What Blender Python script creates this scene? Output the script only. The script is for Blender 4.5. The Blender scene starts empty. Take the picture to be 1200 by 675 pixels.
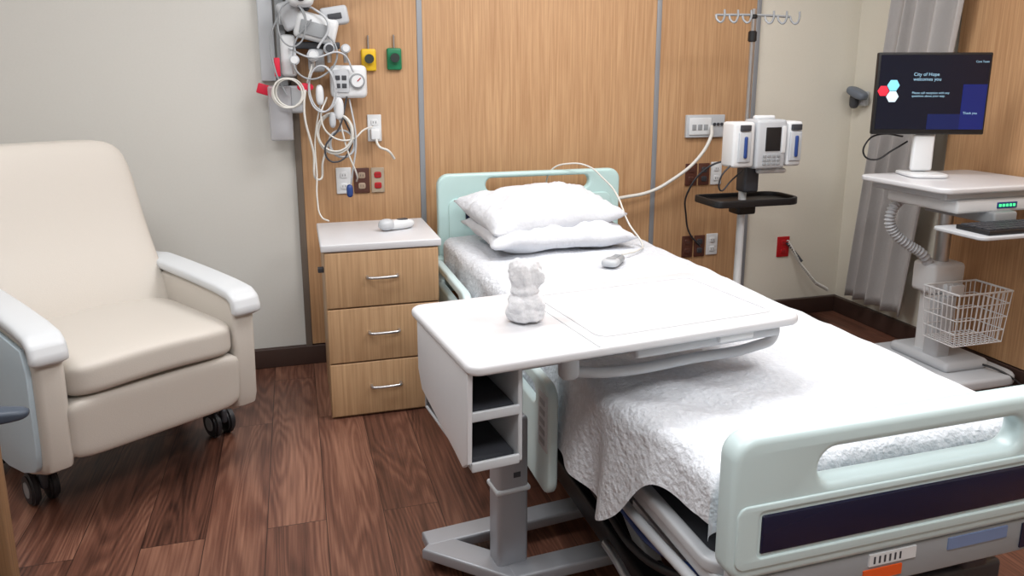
import bpy, bmesh, math, random
from mathutils import Vector, Matrix, noise
from math import cos,sin,pi
random.seed(4)
S=bpy.context.scene
col=bpy.context.collection
def lin(c):
    r=[]
    for v in c:
        v=v/255.0
        r.append(v/12.92 if v<=.04045 else ((v+.055)/1.055)**2.4)
    return (r[0],r[1],r[2],1)
MATS={}
def mat(name,c,rough=.5,metal=0,bump=None,emis=None,alpha=None,var=0,coat=0,trans=0):
    if name in MATS: return MATS[name]
    m=bpy.data.materials.new(name);m.use_nodes=True;nt=m.node_tree
    b=nt.nodes['Principled BSDF'];b.inputs['Base Color'].default_value=lin(c)
    b.inputs['Roughness'].default_value=rough;b.inputs['Metallic'].default_value=metal
    b.inputs['Coat Weight'].default_value=coat
    tc=nt.nodes.new('ShaderNodeTexCoord')
    n=nt.nodes.new('ShaderNodeTexNoise');n.inputs['Scale'].default_value=6 if not bump else bump[0]
    n.inputs['Detail'].default_value=4
    nt.links.new(tc.outputs['Object'],n.inputs['Vector'])
    v=var or .03
    mx=nt.nodes.new('ShaderNodeMix');mx.data_type='RGBA'
    a=lin(c);mx.inputs[6].default_value=tuple(x*(1-v) for x in a[:3])+(1,);mx.inputs[7].default_value=tuple(min(1,x*(1+v)) for x in a[:3])+(1,)
    nt.links.new(n.outputs['Fac'],mx.inputs[0]);nt.links.new(mx.outputs[2],b.inputs['Base Color'])
    if bump:
        bp=nt.nodes.new('ShaderNodeBump');bp.inputs['Strength'].default_value=bump[1];bp.inputs['Distance'].default_value=bump[2]
        nt.links.new(n.outputs['Fac'],bp.inputs['Height']);nt.links.new(bp.outputs[0],b.inputs['Normal'])
    if emis:
        b.inputs['Emission Color'].default_value=lin(c);b.inputs['Emission Strength'].default_value=emis
    if alpha is not None: b.inputs['Alpha'].default_value=alpha
    if trans: b.inputs['Transmission Weight'].default_value=trans
    MATS[name]=m;return m
def woodmat(name,c1,c2,sc=(55,55,1.3),rough=.45):
    m=bpy.data.materials.new(name);m.use_nodes=True;nt=m.node_tree;b=nt.nodes['Principled BSDF']
    tc=nt.nodes.new('ShaderNodeTexCoord');mp=nt.nodes.new('ShaderNodeMapping');mp.inputs['Scale'].default_value=sc
    nt.links.new(tc.outputs['Object'],mp.inputs['Vector'])
    n=nt.nodes.new('ShaderNodeTexNoise');n.inputs['Scale'].default_value=2.2;n.inputs['Detail'].default_value=5;n.inputs['Roughness'].default_value=.6
    nt.links.new(mp.outputs[0],n.inputs['Vector'])
    r=nt.nodes.new('ShaderNodeValToRGB');r.color_ramp.elements[0].position=.32;r.color_ramp.elements[1].position=.68
    r.color_ramp.elements[0].color=lin(c1);r.color_ramp.elements[1].color=lin(c2)
    nt.links.new(n.outputs['Fac'],r.inputs[0]);nt.links.new(r.outputs[0],b.inputs['Base Color'])
    b.inputs['Roughness'].default_value=rough
    return m
def quiltmat(name,c):
    m=bpy.data.materials.new(name);m.use_nodes=True;nt=m.node_tree;b=nt.nodes['Principled BSDF'];N=nt.nodes.new;L=nt.links.new
    b.inputs['Base Color'].default_value=lin(c);b.inputs['Roughness'].default_value=.92
    tc=N('ShaderNodeTexCoord')
    v=N('ShaderNodeTexVoronoi');v.feature='SMOOTH_F1';v.inputs['Scale'].default_value=58;L(tc.outputs['Object'],v.inputs['Vector'])
    n=N('ShaderNodeTexNoise');n.inputs['Scale'].default_value=110;n.inputs['Detail'].default_value=3;L(tc.outputs['Object'],n.inputs['Vector'])
    a=N('ShaderNodeMath');a.operation='MULTIPLY_ADD';L(v.outputs['Distance'],a.inputs[0]);a.inputs[1].default_value=-.9;L(n.outputs['Fac'],a.inputs[2])
    bp=N('ShaderNodeBump');bp.inputs['Strength'].default_value=.75;bp.inputs['Distance'].default_value=.007
    L(a.outputs[0],bp.inputs['Height']);L(bp.outputs[0],b.inputs['Normal'])
    r=N('ShaderNodeValToRGB');r.color_ramp.elements[0].position=0.0;r.color_ramp.elements[1].position=.42
    k=lin(c);r.color_ramp.elements[0].color=tuple(x*.90 for x in k[:3])+(1,);r.color_ramp.elements[1].color=k
    L(a.outputs[0],r.inputs[0]);L(r.outputs[0],b.inputs['Base Color'])
    return m
def floormat():
    m=bpy.data.materials.new('walnut_plank_floor');m.use_nodes=True;nt=m.node_tree;b=nt.nodes['Principled BSDF']
    N=nt.nodes.new;L=nt.links.new
    tc=N('ShaderNodeTexCoord');sp=N('ShaderNodeSeparateXYZ');L(tc.outputs['Object'],sp.inputs[0])
    cb=N('ShaderNodeCombineXYZ');L(sp.outputs['Y'],cb.inputs['X']);L(sp.outputs['X'],cb.inputs['Y'])
    br=N('ShaderNodeTexBrick');br.inputs['Scale'].default_value=1;br.inputs['Brick Width'].default_value=1.2;br.inputs['Row Height'].default_value=.18
    br.inputs['Mortar Size'].default_value=.0012;br.inputs['Mortar Smooth'].default_value=0;br.offset=.37
    br.inputs['Color1'].default_value=(0,0,0,1);br.inputs['Color2'].default_value=(1,1,1,1);br.inputs['Mortar'].default_value=(.5,.5,.5,1)
    L(cb.outputs[0],br.inputs['Vector'])
    def M(op,a,bb,c=None):
        n=N('ShaderNodeMath');n.operation=op
        for i,x in enumerate((a,bb,c)):
            if x is None: continue
            if isinstance(x,(int,float)): n.inputs[i].default_value=x
            else: L(x,n.inputs[i])
        return n.outputs[0]
    rnd=N('ShaderNodeSeparateColor');L(br.outputs['Color'],rnd.inputs[0]);rv=rnd.outputs[0]
    c2=N('ShaderNodeCombineXYZ');L(M('MULTIPLY',sp.outputs['X'],7.5),c2.inputs['X']);L(M('MULTIPLY',sp.outputs['Y'],.85),c2.inputs['Y']);L(M('MULTIPLY',rv,37),c2.inputs['Z'])
    n1=N('ShaderNodeTexNoise');n1.inputs['Scale'].default_value=1.0;n1.inputs['Detail'].default_value=1.5;n1.inputs['Roughness'].default_value=.4;n1.inputs['Distortion'].default_value=.25;L(c2.outputs[0],n1.inputs['Vector'])
    rings=M('MULTIPLY_ADD',M('SINE',M('MULTIPLY',n1.outputs['Fac'],120),0),.5,.5)
    c3=N('ShaderNodeCombineXYZ');L(M('MULTIPLY',sp.outputs['X'],120),c3.inputs['X']);L(M('MULTIPLY',sp.outputs['Y'],3.5),c3.inputs['Y']);L(M('MULTIPLY',rv,11),c3.inputs['Z'])
    n2=N('ShaderNodeTexNoise');n2.inputs['Scale'].default_value=1.3;n2.inputs['Detail'].default_value=4;L(c3.outputs[0],n2.inputs['Vector'])
    c4=N('ShaderNodeCombineXYZ');L(M('MULTIPLY',sp.outputs['X'],11),c4.inputs['X']);L(M('MULTIPLY',sp.outputs['Y'],1.0),c4.inputs['Y']);L(M('MULTIPLY',rv,5),c4.inputs['Z'])
    n3=N('ShaderNodeTexNoise');n3.inputs['Scale'].default_value=1;n3.inputs['Detail'].default_value=3;L(c4.outputs[0],n3.inputs['Vector'])
    f=M('ADD',M('MULTIPLY',rings,.11),M('ADD',M('MULTIPLY',n2.outputs['Fac'],.40),M('ADD',M('MULTIPLY',n3.outputs['Fac'],.46),M('MULTIPLY_ADD',rv,.15,-.065))))
    r=N('ShaderNodeValToRGB');e=r.color_ramp.elements
    e[0].position=.27;e[0].color=lin((52,31,24));e[1].position=.78;e[1].color=lin((152,110,90))
    x=e.new(.5);x.color=lin((102,66,53))
    L(f,r.inputs[0])
    mx=N('ShaderNodeMix');mx.data_type='RGBA';L(br.outputs['Fac'],mx.inputs[0]);L(r.outputs[0],mx.inputs[6]);mx.inputs[7].default_value=lin((40,24,20))
    L(mx.outputs[2],b.inputs['Base Color']);b.inputs['Roughness'].default_value=.38
    return m
def newob(name,me,parent=None,m=None,loc=(0,0,0),rot=(0,0,0),smooth=None):
    o=bpy.data.objects.new(name,me);col.objects.link(o);o.location=loc;o.rotation_euler=rot
    if parent: o.parent=parent
    if m: me.materials.append(m)
    if smooth is not None:
        for p in me.polygons:p.use_smooth=True
        try: me.set_sharp_from_angle(angle=math.radians(smooth))
        except Exception: pass
    return o
def group(name,loc=(0,0,0),rz=0):
    e=bpy.data.objects.new(name,None);col.objects.link(e);e.location=loc;e.rotation_euler=(0,0,rz);e.empty_display_size=.1;return e
def box(name,a,b,m,parent=None,bev=.004,seg=3,rot=(0,0,0),fn=None):
    c=[(a[i]+b[i])/2 for i in range(3)];s=[abs(b[i]-a[i]) for i in range(3)]
    bm=bmesh.new();bmesh.ops.create_cube(bm,size=1)
    for v in bm.verts: v.co=Vector((v.co.x*s[0],v.co.y*s[1],v.co.z*s[2]))
    if bev: bmesh.ops.bevel(bm,geom=bm.edges[:],offset=min(bev,min(s)*.49),segments=seg,affect='EDGES',profile=.5)
    if fn:
        for v in bm.verts: v.co=Vector(fn(v.co))
    me=bpy.data.meshes.new(name);bm.to_mesh(me);bm.free()
    return newob(name,me,parent,m,c,rot,smooth=35)
def cyl(name,p,q,r,m,parent=None,r2=None,seg=24,bev=0):
    p=Vector(p);q=Vector(q);d=q-p
    bm=bmesh.new();bmesh.ops.create_cone(bm,cap_ends=True,segments=seg,radius1=r,radius2=r if r2 is None else r2,depth=d.length)
    if bev: bmesh.ops.bevel(bm,geom=[e for e in bm.edges if abs(abs(e.verts[0].co.z)-d.length/2)<1e-5 and abs(e.verts[0].co.z-e.verts[1].co.z)<1e-6],offset=bev,segments=3,affect='EDGES')
    me=bpy.data.meshes.new(name);bm.to_mesh(me);bm.free()
    o=newob(name,me,parent,m,(p+q)/2,smooth=40);o.rotation_mode='QUATERNION';o.rotation_quaternion=d.to_track_quat('Z','Y');return o
def conv(o,name,parent,m,fn=None,smooth=40):
    dg=bpy.context.evaluated_depsgraph_get();dg.update()
    me=bpy.data.meshes.new_from_object(o.evaluated_get(dg));bpy.data.objects.remove(o)
    me.name=name;me.materials.clear()
    if fn:
        for v in me.vertices:v.co=Vector(fn(v.co))
        bm=bmesh.new();bm.from_mesh(me);bmesh.ops.remove_doubles(bm,verts=bm.verts,dist=1e-6);bmesh.ops.recalc_face_normals(bm,faces=bm.faces);bm.to_mesh(me);bm.free()
    return newob(name,me,parent,m,smooth=smooth)
def tube(name,pts,r,m,parent=None,cyc=False,res=8,poly=False):
    cu=bpy.data.curves.new(name,'CURVE');cu.dimensions='3D';cu.bevel_depth=r;cu.bevel_resolution=3;cu.use_fill_caps=True
    if poly:
        s=cu.splines.new('POLY');s.points.add(len(pts)-1)
        for i,p in enumerate(pts):s.points[i].co=(*p,1)
    else:
        s=cu.splines.new('BEZIER');s.bezier_points.add(len(pts)-1)
        for i,p in enumerate(pts):
            b=s.bezier_points[i];b.co=p;b.handle_left_type='AUTO';b.handle_right_type='AUTO'
        s.resolution_u=res
    s.use_cyclic_u=cyc
    o=bpy.data.objects.new(name,cu);col.objects.link(o)
    return conv(o,name,parent,m)
def rrect(x0,y0,x1,y1,r,n=6):
    P=[]
    if not isinstance(r,(list,tuple)): r=[r]*4
    for (cx,cy,a0,rr) in ((x1-r[0],y1-r[0],0,r[0]),(x0+r[1],y1-r[1],90,r[1]),(x0+r[2],y0+r[2],180,r[2]),(x1-r[3],y0+r[3],270,r[3])):
        for i in range(n+1):
            a=math.radians(a0+90*i/n);P.append((cx+rr*math.cos(a),cy+rr*math.sin(a)))
    return P
def plate(name,outer,holes,thick,bev,m,parent,fn):
    cu=bpy.data.curves.new(name,'CURVE');cu.dimensions='2D';cu.fill_mode='BOTH'
    cu.extrude=max(thick/2-bev,0.0001);cu.bevel_depth=bev;cu.bevel_resolution=3;cu.offset=-bev
    for P in [outer]+holes:
        s=cu.splines.new('POLY');s.points.add(len(P)-1);s.use_cyclic_u=True
        for i,p in enumerate(P):s.points[i].co=(p[0],p[1],0,1)
    o=bpy.data.objects.new(name,cu);col.objects.link(o)
    return conv(o,name,parent,m,fn,smooth=35)
def grid(name,nu,nv,f,m,parent=None,smooth=80,thick=0):
    vs=[];fs=[]
    for j in range(nv+1):
        for i in range(nu+1): vs.append(f(i/nu,j/nv))
    for j in range(nv):
        for i in range(nu):
            a=j*(nu+1)+i;fs.append((a,a+1,a+nu+2,a+nu+1))
    me=bpy.data.meshes.new(name);me.from_pydata(vs,[],fs);me.update()
    o=newob(name,me,parent,m,smooth=smooth)
    if thick:
        md=o.modifiers.new('s','SOLIDIFY');md.thickness=thick;md.offset=0
    return o
def cushion(name,c,size,m,parent=None,p=3.0,rot=(0,0,0),n=28,wr=0,fn=None):
    bm=bmesh.new();bmesh.ops.create_cube(bm,size=2)
    bmesh.ops.subdivide_edges(bm,edges=bm.edges[:],cuts=n//2,use_grid_fill=True)
    for v in bm.verts:
        q=v.co; L=(abs(q.x)**p+abs(q.y)**p+abs(q.z)**p)**(1/p); q=q/L
        q=Vector((q.x*size[0]/2,q.y*size[1]/2,q.z*size[2]/2))
        if wr: q+=Vector((0,0,1))*wr*noise.noise(q*9)
        if fn: q=Vector(fn(q))
        v.co=q
    me=bpy.data.meshes.new(name);bm.to_mesh(me);bm.free()
    return newob(name,me,parent,m,c,rot,smooth=180)

# ---------- materials
M_wallL=mat('painted_wall',(208,207,202),.7,bump=(120,.05,.002))
M_wallR=mat('painted_wall_cream',(222,217,204),.7,bump=(120,.05,.002))
M_wood=woodmat('maple_laminate_panel',(170,129,92),(198,159,119))
M_woodN=woodmat('nightstand_laminate',(168,133,97),(194,159,122))
M_trim=mat('baseboard_brown',(62,44,38),.5)
M_strip=mat('metal_strip',(150,154,160),.4,.3)
M_ceil=mat('ceiling_white',(235,235,235),.8)
M_floor=floormat()
M_mint=mat('mint_plastic',(190,219,218),.35)
M_mint2=mat('pale_mint_plastic',(200,219,221),.35)
M_navy=mat('navy_inset',(20,24,52),.25)
M_white=mat('white_plastic',(222,225,228),.35)
M_lam=mat('white_laminate_top',(209,210,214),.3)
M_grey=mat('grey_plastic',(150,154,158),.45)
M_lgrey=mat('light_grey_plastic',(190,194,199),.4)
M_dgrey=mat('dark_grey_plastic',(58,60,66),.5)
M_black=mat('black_plastic',(20,20,23),.45)
M_steel=mat('brushed_steel',(190,190,192),.28,.9)
M_alu=mat('aluminium_column',(162,165,172),.4,.35)
M_linen=mat('pillow_linen',(216,219,225),.9,bump=(22,.5,.02))
M_sheet=mat('sheet_white',(210,215,224),.9,bump=(35,.3,.01))
M_quilt=quiltmat('matelasse_coverlet',(220,224,231))
M_vinyl=mat('cream_vinyl',(200,194,186),.55,bump=(260,.15,.002))
M_arm=mat('white_arm_cap',(208,212,216),.4)
M_armpan=mat('pale_blue_panel',(190,207,218),.45)
M_red=mat('red_plastic',(176,22,30),.4)
M_redtag=mat('magenta_red_tag',(214,24,60),.5)
M_yel=mat('yellow_plastic',(224,184,30),.4)
M_grn=mat('green_plastic',(20,120,80),.4)
M_brn=mat('brown_outlet',(84,48,38),.45)
M_blue=mat('blue_plastic',(36,66,130),.4)
M_org=mat('orange_label',(232,92,30),.5)
M_cable=mat('white_cable',(214,213,208),.45)
M_curt=mat('grey_curtain_fabric',(172,169,168),.85,bump=(90,.3,.005))
M_screen=mat('monitor_screen_dark',(5,10,28),.25,emis=.5)
M_screenb=mat('monitor_screen_blue',(14,28,92),.25,emis=.5)
M_txt=mat('screen_text',(140,178,200),.5,emis=.55)
M_txtr=mat('screen_red',(220,40,60),.5,emis=.7)
M_txtc=mat('screen_cyan',(120,200,225),.5,emis=.7)
M_led=mat('green_led',(60,220,120),.5,emis=2)
M_clear=mat('clear_bin_plastic',(195,195,200),.25,alpha=.55)
M_tire=mat('caster_tire',(36,37,42),.5)
M_towel=mat('white_towel',(220,221,225),.95,bump=(300,.5,.003))

# ---------- room
XL,XR,YB,H=-2.3,3.08,-5.2,2.7
box('floor',(XL-.1,YB-.1,-.1),(XR+.1,.1,0),M_floor,bev=0)
box('ceiling',(XL-.1,YB-.1,H),(XR+.1,.1,H+.1),M_ceil,bev=0)
box('wall_back',(XL-.1,0,0),(XR+.1,.1,H),M_wallL,bev=0)
box('wall_right',(XR,YB,0),(XR+.1,0,H),M_wallR,bev=0)
box('wall_left',(XL-.1,YB,0),(XL,0,H),M_wallL,bev=0)
box('wall_front',(XL-.1,YB-.1,0),(XR+.1,YB,H),M_wallL,bev=0)
box('wall_cream',(2.44,-.004,0),(XR,0,H),M_wallR,bev=0)
wp=group('wall_wood_cladding')
for i,(a,b) in enumerate(((.03,.58),(.606,1.818),(1.844,2.402))):
    box('panel_%d'%(i+1),(a,-.022,.10),(b,-.002,H),M_wood,wp,bev=.001,seg=1)
box('edge_strip_1',(0,-.026,.0),(.03,-.002,H),mat('edge_dark',(118,108,98),.5,.2),wp,bev=.002)
for i,x in enumerate((.580,1.818,2.402)):
    box('joint_strip_%d'%(i+1),(x,-.026,.10),(x+.026,-.003,H),M_strip,wp,bev=.002)
box('panel_right',(XR-.02,-3.6,.10),(XR-.002,-.70,H),M_wood,wp,bev=.001,seg=1)
box('baseboard_back',(XL,-.03,0),(XR,-.0,.095),M_trim,bev=.004)
box('baseboard_right',(XR-.028,YB,0),(XR,-.03,.095),M_trim,bev=.004)
box('baseboard_left',(XL,YB,0),(XL+.014,-.03,.095),M_trim,bev=.004)

# ---------- nightstand
ns=group('nightstand',(.074,-.69,0))
W,Dp,Hn=.478,.475,.735
box('carcass',(.012,.02,0.0),(W-.012,Dp,Hn-.03),M_woodN,ns,bev=.002)
box('top_slab',(0,0,Hn-.03),(W,Dp+.005,Hn),M_lam,ns,bev=.005)
for i,(z0,z1) in enumerate(((.475,.70),(.243,.468),(.012,.236))):
    box('drawer_front_%d'%(i+1),(.014,.002,z0),(W-.014,.022,z1),M_woodN,ns,bev=.002)
    zc=(z0+z1)/2+.01
    tube('handle_%d'%(i+1),[(.175,.002,zc),(.178,-.022,zc),(.20,-.028,zc),(.235,-.03,zc),(.27,-.028,zc),(.292,-.022,zc),(.295,.002,zc)],.006,M_steel,ns)
box('side_hook',(-.012,.10,.60),(.012,.13,.62),M_dgrey,ns,bev=.003)
th=group('handheld_thermometer',(.41,-.45,.735),math.radians(20))
cushion('body',(0,0,.022),(.15,.055,.042),M_white,th,p=2.6,n=14)
cushion('head',(-.055,0,.026),(.07,.062,.05),M_lgrey,th,p=2.4,n=12)
cushion('display',(.02,0,.041),(.05,.03,.01),M_dgrey,th,p=3,n=10)
tube('handle_grip',[(.02,0,.02),(.06,.02,.018),(.09,.05,.015)],.014,M_lgrey,th)

# ---------- recliner
rc=group('recliner_chair',(-.455,-1.15,0),math.radians(33))
cushion('seat_cushion',(0,.27,.495),(.55,.60,.125),M_vinyl,rc,p=6,n=30,fn=lambda q:(q.x,q.y,q.z+.016*(1-(q.x/.27)**2)))
def fpan(q): return (q.x,q.y+.10*(.10-q.z),q.z)
cushion('footrest_panel',(0,.04,.345),(.55,.11,.20),M_vinyl,rc,p=8,n=24,fn=fpan)
box('seat_base',(-.27,.09,.22),(.27,.70,.45),M_vinyl,rc,bev=.02)
def backfn(q):
    t=(q.z+.37)/.74
    y=q.y+ .31*t+.02*math.sin(t*math.pi) - .03*math.exp(-((t-.3)/.2)**2)
    w=1-.05*t**3
    return (q.x*w,y,q.z)
cushion('back_cushion',(0,.50,.772),(.555,.15,.74),M_vinyl,rc,p=7,n=34,fn=backfn)
box('back_shell',(-.24,.60,.25),(.24,.74,.60),M_vinyl,rc,bev=.03)
for sgn,nm in ((1,'right'),(-1,'left')):
    def mp(x0,sg=sgn): return lambda c:(sg*(x0+c.z),c.x,c.y)
    prof=[(.06,.215),(.022,.235),(.01,.27),(.002,.45),(.0,.57),(.03,.63),(.10,.645),(.40,.65),(.66,.65),(.76,.64),(.79,.58),(.78,.33),(.75,.18),(.60,.13),(.35,.135),(.2,.165)]
    plate('arm_body_'+nm,prof,[],.078,.018,M_vinyl,rc,mp(.302))
    prof2=[(.08,.225),(.055,.25),(.045,.30),(.04,.55),(.07,.61),(.40,.625),(.68,.625),(.75,.60),(.77,.54),(.76,.33),(.73,.19),(.60,.145),(.35,.15),(.2,.18)]
    plate('arm_outer_panel_'+nm,prof2,[],.016,.004,M_armpan,rc,mp(.347))
    path=[(-.006,.575),(-.010,.600),(.0,.628),(.03,.645),(.12,.655),(.3,.664),(.5,.670),(.64,.672),(.74,.660),(.79,.615)]
    def capf(u,v,path=path,sg=sgn):
        k=u*(len(path)-1);i=min(int(k),len(path)-2);f=k-i
        y=path[i][0]*(1-f)+path[i+1][0]*f;z=path[i][1]*(1-f)+path[i+1][1]*f
        ty=path[i+1][0]-path[i][0];tz=path[i+1][1]-path[i][1];l=math.hypot(ty,tz);ny,nz=-tz/l,ty/l
        a=2*pi*v;w=.051;hh=.020
        ca=math.copysign(abs(cos(a))**.5,cos(a));sa=math.copysign(abs(sin(a))**.6,sin(a))
        e=min(1,min(u,1-u)*14+.25)
        return (sg*(.306)+w*ca*(.6+.4*e),y+ny*hh*sa*e,z+nz*hh*sa*e)
    o=grid('arm_cap_'+nm,60,24,capf,M_arm,rc)
    bm=bmesh.new();bm.from_mesh(o.data);bmesh.ops.remove_doubles(bm,verts=bm.verts,dist=1e-5);bmesh.ops.holes_fill(bm,edges=bm.edges);bmesh.ops.recalc_face_normals(bm,faces=bm.faces);bm.to_mesh(o.data);bm.free()
    for fy,fn_ in ((.33,'front'),(.70,'rear')):
        cx=.345 if sgn>0 else -.28
        cyl('caster_stem_%s_%s'%(nm,fn_),(cx,fy-.02,.09),(cx,fy-.02,.20),.014,M_steel,rc)
        box('caster_hood_%s_%s'%(nm,fn_),(cx-.012,fy-.05,.06),(cx+.012,fy+.05,.118),M_dgrey,rc,bev=.01)
        for s2 in (-1,1):
            cyl('caster_wheel_%s_%s_%d'%(nm,fn_,s2+1),(cx+s2*.014,fy,.056),(cx+s2*.042,fy,.056),.056,M_tire,rc,bev=.008)
            cyl('caster_hub_%s_%s_%d'%(nm,fn_,s2+1),(cx+s2*.034,fy,.056),(cx+s2*.044,fy,.056),.03,M_grey,rc,bev=.003)
box('side_handle_slot',(-.361,.40,.560),(-.354,.54,.595),M_black,rc,bev=.003)

# ---------- guest chair (mostly out of frame, lower left)
M_gwood=woodmat('guest_chair_wood',(112,84,60),(140,108,78))
gc=group('guest_armchair',(-.95,-2.18,0))
mat('slate_fabric',(70,80,96),.8)
for sy in (-1,1):
    y=.28*sy
    box('leg_front_%d'%(sy+1),(.25,y-.02,0),(.303,y+.02,.66),M_gwood,gc,bev=.006)
    box('leg_back_%d'%(sy+1),(-.30,y-.02,0),(-.255,y+.02,.66),M_gwood,gc,bev=.006)
    cushion('arm_pad_%d'%(sy+1),(.02,y,.675),(.70,.06,.035),mat('slate_armrest',(62,72,86),.5),gc,p=4,n=16)
    box('stretcher_%d'%(sy+1),(-.28,y-.012,.20),(.27,y+.012,.24),M_gwood,gc,bev=.004)
cushion('seat',(0,0,.43),(.54,.50,.10),MATS['slate_fabric'],gc,p=6,n=20)
cushion('back',(-.28,0,.75),(.09,.50,.48),MATS['slate_fabric'],gc,p=6,n=20)
box('seat_rail',(-.28,-.27,.33),(.27,.27,.38),M_gwood,gc,bev=.005)

# ---------- hospital bed
BX,BY=.632,-.174
bed=group('hospital_bed',(BX,BY,0),.011)
BW,BL=.931,2.409
def xz(y0): return lambda c:(c.x,y0+c.z,c.y)
plate('headboard',rrect(0,.36,BW,.931,.055),[list(reversed(rrect(.235,.840,BW-.165,.905,.03)))],.045,.012,M_mint,bed,xz(0))
plate('headboard_inner_rim',rrect(.05,.40,BW-.05,.815,.04),[],.012,.004,M_mint,bed,xz(-.024))
plate('footboard',rrect(.03,.50,BW-.02,.776,[.045,.045,.035,.035]),[list(reversed(rrect(.205,.664,BW-.250,.733,.034)))],.055,.014,M_mint2,bed,xz(-BL))
box('footboard_stripe',(.09,-BL-.031,.552),(BW-.085,-BL-.022,.628),M_navy,bed,bev=.004)
plate('footboard_rim',rrect(.04,.525,BW-.03,.650,.02),[list(reversed(rrect(.083,.545,BW-.075,.636,.012)))],.010,.003,M_mint2,bed,xz(-BL-.026))
box('foot_frame',(.07,-BL+.0,.405),(BW-.05,-BL+.05,.505),M_lgrey,bed,bev=.008)
box('foot_skirt',(.10,-BL-.02,.425),(BW-.06,-BL+.0,.498),M_grey,bed,bev=.004)
box('label_white',(.34,-BL-.0235,.470),(.45,-BL-.019,.495),M_white,bed,bev=0)
for i in range(6): box('label_barcode_%d'%i,(.35+i*.012,-BL-.0242,.475),(.354+i*.012,-BL-.0233,.49),M_dgrey,bed,bev=0)
box('label_orange',(.33,-BL-.023,.440),(.42,-BL-.019,.462),M_org,bed,bev=0)
box('label_blue',(.53,-BL-.023,.468),(.68,-BL-.019,.493),mat('label_bluegrey',(120,140,180),.4),bed,bev=0)
box('label_dark',(.72,-BL-.023,.435),(.83,-BL-.019,.49),M_navy,bed,bev=0)
box('foot_pedal_bar',(.30,-BL-.05,.16),(.62,-BL+.02,.19),M_org,bed,bev=.008)
DX=.065
box('deck',(DX,-BL+.05,.405),(BW-DX,-.05,.445),M_lgrey,bed,bev=.01)
plate('deck_rim',rrect(DX-.01,-BL+.06,BW-DX+.01,-.06,.05),[list(reversed(rrect(DX+.02,-BL+.09,BW-DX-.02,-.09,.035)))],.03,.008,M_lgrey,bed,lambda c:(c.x,c.y,.455+c.z))
box('deck_inner',(DX+.01,-BL+.08,.44),(BW-DX-.01,-.08,.452),M_dgrey,bed,bev=.002)
for i,x in enumerate((.12,BW-.20)):
    box('chassis_rail_%d'%i,(x,-BL+.10,.29),(x+.07,-.10,.36),M_dgrey,bed,bev=.01)
    box('lower_rail_%d'%i,(x-.03,-BL+.14,.13),(x+.05,-.14,.20),M_black,bed,bev=.01)
    for j,y in enumerate((-BL+.50,-.60)):
        box('lift_arm_%d%d'%(i,j),(x+.01,y-.03,.12),(x+.05,y+.30,.17),M_grey,bed,bev=.008,rot=(math.radians(30),0,0)).location=(x+.03,y+.10,.26)
    for j,y in enumerate((-BL+.26,-.22)):
        cx=x+.0
        box('caster_fork_%d%d'%(i,j),(cx-.03,y-.05,.07),(cx+.03,y+.05,.15),M_dgrey,bed,bev=.015)
        for s2 in (-1,1):
            cyl('wheel_%d%d%d'%(i,j,s2+1),(cx+s2*.018,y,.065),(cx+s2*.045,y,.065),.065,M_tire,bed,bev=.01)
            cyl('hub_%d%d%d'%(i,j,s2+1),(cx+s2*.03,y,.065),(cx+s2*.047,y,.065),.035,M_grey,bed,bev=.003)
for j,y in enumerate((-BL+.16,-1.2,-.2)):
    box('cross_beam_%d'%j,(.06,y-.04,.20),(BW-.06,y+.04,.28),M_dgrey,bed,bev=.01)
box('motor_box',(.2,-1.9,.25),(.6,-1.5,.38),M_black,bed,bev=.02)
box('side_label',(.108,-BL+.25,.30),(.118,-BL+.50,.345),M_lgrey,bed,bev=0)
box('side_label_mark',(.106,-BL+.28,.315),(.109,-BL+.40,.33),M_blue,bed,bev=0)
tube('blue_hose',[(.09,-BL+.12,.40),(.07,-BL+.30,.35),(.09,-BL+.5,.31),(.10,-BL+.9,.33)],.008,M_blue,bed)
tube('black_hose',[(.08,-BL+.12,.38),(.06,-BL+.35,.30),(.08,-BL+.6,.27),(.09,-BL+1.1,.33)],.010,M_black,bed)
tube('grey_bar',[(.06,-BL+.10,.395),(.05,-BL+.35,.39),(.05,-BL+.6,.39),(.05,-BL+1.3,.39)],.012,M_lgrey,bed)
tube('foot_bar',[(.10,-BL+.06,.36),(.05,-BL+.2,.24),(.06,-BL+.55,.20)],.012,M_steel,bed)
box('brake_pedal',(.05,-BL+.20,.15),(.09,-BL+.38,.17),M_blue,bed,bev=.006)
cushion('mattress',(BW/2+.01,-1.165,.53),(.74,2.14,.16),M_sheet,bed,p=9,n=30)
def yz(x0): return lambda c:(x0+c.z,c.x,c.y)
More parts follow.
